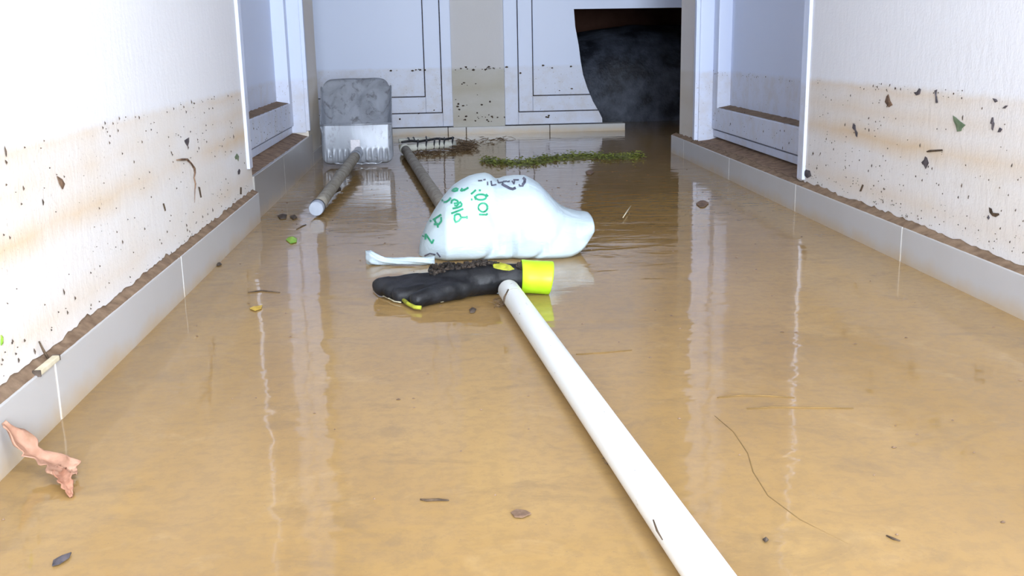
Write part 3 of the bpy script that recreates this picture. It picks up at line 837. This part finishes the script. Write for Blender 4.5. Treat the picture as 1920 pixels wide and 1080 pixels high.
wall_leaf('leaf_scrap', XRW, R1((965,240),(990,235),(1010,205),(1025,215),(1015,255),(985,265)), M['leaf_dark'], 'black crumpled leaf bit right at the right wall flood line')
wall_leaf('leaf_scrap', XRW, R1((1140,225),(1160,215),(1155,260),(1168,325),(1150,330),(1146,270)), M['leaf_dark'], 'long narrow dark leaf hanging from the right wall flood line')
wall_leaf('leaf_scrap', XRW, R1((1630,290),(1660,295),(1672,315),(1650,325)), M['leaf_dark'], 'tiny dark leaf bit, upper far right of the right wall')
wall_leaf('leaf_scrap', XRW, R1((1712,372),(1740,350),(1758,350),(1735,375)), M['leaf_dark'], 'small slanted dark leaf bit, far right of the right wall')
wall_leaf('leaf_scrap', XRW, R1((1625,450),(1635,450),(1638,490),(1645,500),(1632,560),(1622,550),(1625,510),(1610,500)), M['leaf_dark'], 'cross-shaped dark leaf scrap right of the green leaf on the right wall')
wall_leaf('leaf_scrap', XRW, R1((1672,575),(1690,535),(1710,550),(1695,575)), M['leaf_dark'], 'dark triangular leaf bit beside the cross-shaped scrap on the right wall')
R2 = lambda *p: [(1640+x/4.154, 360+y/4.154) for x, y in p]
wall_leaf('twig_scrap', XRW, R2((895,120),(915,130),(905,150),(930,180),(970,165),(975,178),(945,195),(920,185),(900,160)), M['twig'], 'hook-shaped dark root bit low on the right wall', 'twig')
wall_leaf('leaf_scrap', XRW, R2((880,200),(890,180),(900,200),(892,215)), M['leaf_dark'], 'tiny dark seed just below the hook-shaped root on the right wall')
wall_leaf('leaf_scrap', XRW, [(1505, 325), (1512, 318), (1519, 320), (1522, 330), (1514, 334)], M['leaf_dark'], 'black lump at the foot of the right wall beside the casing')
wall_leaf('twig_scrap', XRW, R1((505,1075),(530,1015),(540,1025),(520,1075)), M['twig'], 'short slanting dark sliver low on the right wall', 'twig')
L1 = lambda *p: [(200+x/4.5, 180+y/4.5) for x, y in p]
wall_leaf('leaf_scrap', XLW, L1((652,375),(670,362),(690,350),(690,385),(680,425),(662,400)), M['leaf_dark'], 'small grey triangular leaf scrap on the left wall')
wall_leaf('leaf_scrap', XLW, [(105, 330), (115, 336), (120, 345), (116, 355), (110, 345)], M['leaf_brown'], 'pale brown leaf bit alone on the left wall')
wall_leaf('leaf_scrap', XLW, L1((1078,515),(1095,485),(1112,510),(1108,550),(1098,530),(1085,535)), M['leaf_green'], 'greenish leaf bit on the left wall beside the door casing')
wall_leaf('leaf_scrap', XLW, L1((1103,635),(1115,615),(1124,630),(1118,660),(1106,662)), M['leaf_dark'], 'black seed-like bit on the left wall close to the casing foot')
wall_leaf('twig_scrap', XLW, L1((770,765),(782,770),(797,855),(788,858)), M['twig'], 'short black steep sliver below the root tendril on the left wall', 'twig')
wall_leaf('twig_scrap', XLW, L1((470,910),(478,905),(494,965),(488,972)), M['twig'], 'short black sliver low in the middle of the left wall', 'twig')
wall_leaf('twig_scrap', XLW, L1((1124,770),(1135,770),(1135,830),(1122,828)), M['twig'], 'upright black sliver at the far foot of the left wall', 'twig')
wall_leaf('leaf_scrap', XLW, [(0, 628), (4, 632), (4, 644), (0, 648)], M['leaf_lime'], 'green leaf edge on the left wall at the picture border')
o = tube('root_tendril', [WX(u, v, XLW+.0015) for u, v in [(p[0], p[1]) for p in L1((590,540),(640,535),(680,535),(715,570),(740,610),(745,650),(738,690),(750,740),(745,800),(742,900))]], [.0008, .0022, .0020, .0016, .0022, .0018, .0012, .0014, .0007, .0004], M['leaf_brown'], None, 6)
tag(o, 'brown curled root tendril stuck on the left wall', 'root')

# tiny flecks: one object a wall
def flecks(name, X, n, yr, zfun, label, mats):
    s = 1 if X < 0 else -1; V, F = [], []
    for _ in range(n):
        y = random.uniform(*yr); z = zfun(); r = random.uniform(.0005, .0017)*(1.6 if random.random() < .12 else 1)
        a0 = random.uniform(0, 6.28); st_ = random.uniform(1, 3.6)
        if z > .29 and noise.noise(Vector((y*11, X*5, 0))) < .02: continue
        n0 = len(V); k = 5
        for j in range(k):
            a_ = 6.283*j/k; px_, pz_ = math.cos(a_)*r*random.uniform(.5, 1), math.sin(a_)*r*st_*random.uniform(.6, 1)
            V.append((X+s*.0008, y+px_*math.cos(a0*.3)-pz_*math.sin(a0*.3)*.4, z+px_*math.sin(a0*.3)+pz_*math.cos(a0*.3)))
        V.append((X+s*.0022, y, z)); F += [(n0+j, n0+(j+1) % k, n0+k) for j in range(k)]
    o = obj(name, V, F, mats); tag(o, label, 'debris', kind='stuff')
def zl():
    r = random.random()
    if r < .24: return random.gauss(.301, .004)
    if r < .45: return .075 + abs(random.gauss(0, .03))
    return random.uniform(.075, .30)
flecks('wall_flecks', XLW, 330, (.75, LY0-.06), zl, 'scattered dark plant flecks stuck to the lower left wall', M['fleck'])
flecks('wall_flecks', XRW, 330, (1.35, RY0-.06), zl, 'scattered dark plant flecks stuck to the lower right wall', M['fleck'])
flecks('door_flecks', XRF, 90, (RY0+.03, RY1-.02), lambda: random.choice([random.uniform(.11, .20), random.gauss(.29, .004)]), 'dark flecks stuck to the right-hand side door', M['fleck'])
flecks('door_flecks', XLF, 60, (LY0+.05, LY1-.03), lambda: random.uniform(.145, .22), 'dark flecks stuck to the left-hand side door', M['fleck'])
V, F = [], []
for _ in range(70):
    x = random.uniform(d3R+.01, d4L-.01) if random.random() < .7 else random.uniform(d3R-.3, d4L+.3); z = random.choice([random.uniform(.06, .27), random.gauss(.285, .005), random.gauss(.07, .01)])
    r = random.uniform(.002, .006); n0 = len(V); k = 5; Yf = YB-.0135 if not d3R < x < d4L else YB-.001
    for j in range(k): a_ = 6.283*j/k; V.append((x+math.cos(a_)*r*random.uniform(.6, 1.6), Yf, z+math.sin(a_)*r*random.uniform(.5, 1)))
    V.append((x, Yf-.002, z)); F += [(n0+j, n0+(j+1) % k, n0+k) for j in range(k)]
tag(obj('wall_flecks', V, F, M['fleck']), 'dark flecks stuck to the back wall between the two back doors', 'debris', kind='stuff')

# floating bits
def float_leaf(px, mat, label, name='floating_leaf', cat='leaf', cup=.002):
    P = [G(u, v, .0012) for u, v in px]; c = sum(P, Vector())/len(P)
    return leaf(name, c, (1, 0, 0), (0, 1, 0), [(p.x-c.x, p.y-c.y) for p in P], mat, label, cat, .001, cup)
float_leaf([(536, 450), (541, 445), (550, 444), (557, 448), (556, 454), (545, 457)], M['leaf_lime'], 'small bright green leaf floating near the left baseboard', cup=.006)
float_leaf([(468, 579), (476, 575), (484, 576), (492, 573), (490, 579), (478, 583)], M['leaf_yellow'], 'small yellow leaf floating left of the black glove')
float_leaf([(1305, 382), (1312, 377), (1320, 376), (1329, 381), (1322, 388), (1313, 389)], M['leaf_brown'], 'brown leaf floating in the reflection of the right door')
float_leaf([(520, 405), (530, 401), (538, 403), (536, 410), (526, 411)], M['bark'], 'dark crumb of bark floating beside the left baseboard')
float_leaf([(543, 406), (552, 403), (558, 408), (550, 412)], M['bark'], 'second dark bark crumb, right of the one by the left baseboard')
float_leaf([(404, 494), (412, 492), (416, 496), (408, 499)], M['bark'], 'little dark bit against the left baseboard waterline')
float_leaf([(958, 962), (968, 956), (985, 958), (996, 964), (980, 971), (965, 970)], M['leaf_brown'], 'pale brown leaf flake floating left of the pipe near the camera', cup=.0006)
float_leaf([(100, 1052), (116, 1043), (134, 1037), (130, 1046), (112, 1058), (98, 1062)], M['leaf_dark'], 'dark leaf sliver on the water in the lower left corner')
float_leaf([(1098, 322), (1106, 319), (1114, 323), (1108, 328), (1100, 327)], M['leaf_brown'], 'small brown leaf floating behind the bag below the green weed')
float_leaf([(1430, 1012), (1437, 1009), (1441, 1013), (1435, 1017)], M['bark'], 'tiny dark seed floating right of the pipe near the camera')
float_leaf([(880, 581), (886, 577), (893, 580), (890, 586), (882, 587)], M['bark'], 'little dark crumb floating just in front of the glove')
float_leaf([(624, 352), (636, 347), (640, 355), (628, 360)], M['bark'], 'brown crumb floating left of the shovel handle')
M['root'] = speckled('faint_silted_root', (.19, .12, .05), (.25, .155, .06), 60, .9, .1)
def float_twig(px, r, label, z=.001, mat='twig'):
    o = tube('floating_twig', [G(u, v, z) for u, v in px], [r*.6]+[r]*(len(px)-2)+[r*.5], M[mat], None, 6); tag(o, label, 'twig')
float_twig([(788, 936), (800, 938), (822, 937), (842, 938)], .0012, 'short thin twig floating left of the pipe near the camera')
float_twig([(1168, 408), (1176, 396), (1183, 386)], .0016, 'thin straw standing out of the water right of the bag', .006, 'chip')
float_twig([(1662, 1004), (1675, 1010), (1688, 1014)], .0010, 'short dark twig floating in the lower right')
float_twig([(556, 430), (566, 424), (574, 421)], .0015, 'pale bit of straw floating left of the handle cap')
float_twig([(1345, 745), (1390, 741), (1440, 742), (1490, 745)], .0009, 'long faint straw lying level on the water at right', .0006, 'root')
float_twig([(1400, 766), (1450, 763), (1520, 764), (1600, 765)], .0009, 'longest faint straw lying level on the water at right', .0006, 'root')
float_twig([(1340, 780), (1375, 810), (1402, 850), (1412, 885), (1440, 930), (1500, 975), (1590, 1020)], .0007, 'long curved hair-thin root drifting at lower right', -.0002, 'root')
float_twig([(1080, 664), (1130, 661), (1185, 656)], .0009, 'thin straw floating right of the pipe', .0006, 'root')
float_twig([(465, 548), (490, 545), (525, 548)], .0014, 'thin dark straw floating level at left between baseboard and glove')
V, F = [], []
for _ in range(150):
    x, y = random.uniform(-.42, .8), random.uniform(.75, 3.3)
    if abs(x-(a.x+(b.x-a.x)*(y-a.y)/(b.y-a.y))) < .05 and y < 1.6: continue
    r = random.uniform(.0006, .0017)*(1+y*.25); n0 = len(V)
    for j in range(5): a_ = 6.283*j/5; V.append((x+math.cos(a_)*r*random.uniform(.7, 2), y+math.sin(a_)*r, .0004))
    V.append((x, y, .0016)); F += [(n0+j, n0+(j+1) % 5, n0+5) for j in range(5)]
tag(obj('floating_crumbs', V, F, M['leaf_brown']), 'tiny brown crumbs of debris scattered over the flood water', 'debris', kind='stuff')

# pale chip and twig on the left ledge
ca, cb = WX(74, 685, XLB+.003), WX(114, 685, XLB+.003)
chip = empty('wood_chip', ca)
mid = (ca+cb)/2
q = boxes('chip_body', [(XLB-.005, XLB+.003, ca.y, cb.y, mid.z-.0028, mid.z+.0028)], M['chip'], None, .001)
e1 = box('end_face', XLB-.005, XLB+.0035, ca.y-.0014, ca.y+.001, mid.z-.0036, mid.z+.0036, M['bark'], None, .0005)
e2 = box('end_face', XLB-.005, XLB+.0035, cb.y-.001, cb.y+.0012, mid.z-.003, mid.z+.0036, M['bark'], None, .0005)
adopt(chip, q, e1, e2); tag(chip, 'pale cream wood chip lying on the left ledge above a tile joint', 'wood chip')
o = tube('leaning_twig', [WX(73, 640, XLW+.002), WX(82, 658, XLW+.006), WX(94, 679, XLB-.006)], [.0008, .0014, .0016], M['twig'], None, 6)
tag(o, 'dark twig leaning on the left wall above the pale wood chip', 'twig')

# ---- the curled pinkish dead leaf against the left skirting
def strip(spine, half, curl, n=28, m=8):
    """curled ribbon: spine points, half-widths, curl height"""
    P = [Vector(p) for p in spine]; V, F = [], []
    def cat(t):
        x = t*(len(P)-1); k = min(int(x), len(P)-2); f = x-k
        p0, p1, p2, p3 = P[max(k-1, 0)], P[k], P[k+1], P[min(k+2, len(P)-1)]
        return .5*((2*p1)+(p2-p0)*f+(2*p0-5*p1+4*p2-p3)*f*f+(3*p1-p0-3*p2+p3)*f**3), half[k]+(half[k+1]-half[k])*f
    for i in range(n+1):
        t = i/n; p, h = cat(t); q, _ = cat(min(1, t+.02)); p_, _ = cat(max(0, t-.02)); d_ = (q-p_).normalized()
        sd_ = d_.cross(Vector((0.25, -.35, 1))).normalized(); nm = sd_.cross(d_).normalized()
        for j in range(m+1):
            s = -1+2*j/m; wv = .0016*noise.noise(Vector((t*7, s*2.5, 3)))
            V.append(p + sd_*h*s*(1+.5*noise.noise(Vector((t*9, s*1.3, 9)))) + nm*(curl*abs(s)*h+wv*1.6))
            if i and j: F.append(((i-1)*(m+1)+j-1, (i-1)*(m+1)+j, i*(m+1)+j, i*(m+1)+j-1))
    return V, F
lf = empty('curled_leaf', G(70, 870)); ks = []
V, F = strip([WX(4, 795, XLB+.004), WX(26, 822, XLB+.010), WX(52, 846, XLB+.020), G(72, 858, .016), G(96, 868, .012), G(117, 880, .009), G(126, 888, .006)], [.005, .011, .012, .0065, .011, .0145, .012], .5)
k_ = obj('leaf_blade', V, F, M['pink'], None, True); bake(k_, [('SOLIDIFY', dict(thickness=.0012, offset=0))]); ks.append(k_)
V, F = strip([G(112, 886, .008), G(121, 902, .007), G(128, 917, .004), G(133, 932, .001)], [.0075, .0068, .0045, .001], .5, 16)
k_ = obj('leaf_tip', V, F, M['rust'], None, True); bake(k_, [('SOLIDIFY', dict(thickness=.0012, offset=0))]); ks.append(k_)
V, F = strip([G(124, 876, .008), G(134, 882, .008), G(143, 888, .004)], [.009, .006, .0015], .5, 12)
k_ = obj('leaf_tip', V, F, M['pink'], None, True); bake(k_, [('SOLIDIFY', dict(thickness=.0012, offset=0))]); ks.append(k_)
adopt(lf, *ks)
tag(lf, 'curled pinkish-tan dead leaf with forked rusty end, leaning on the left baseboard', 'leaf')
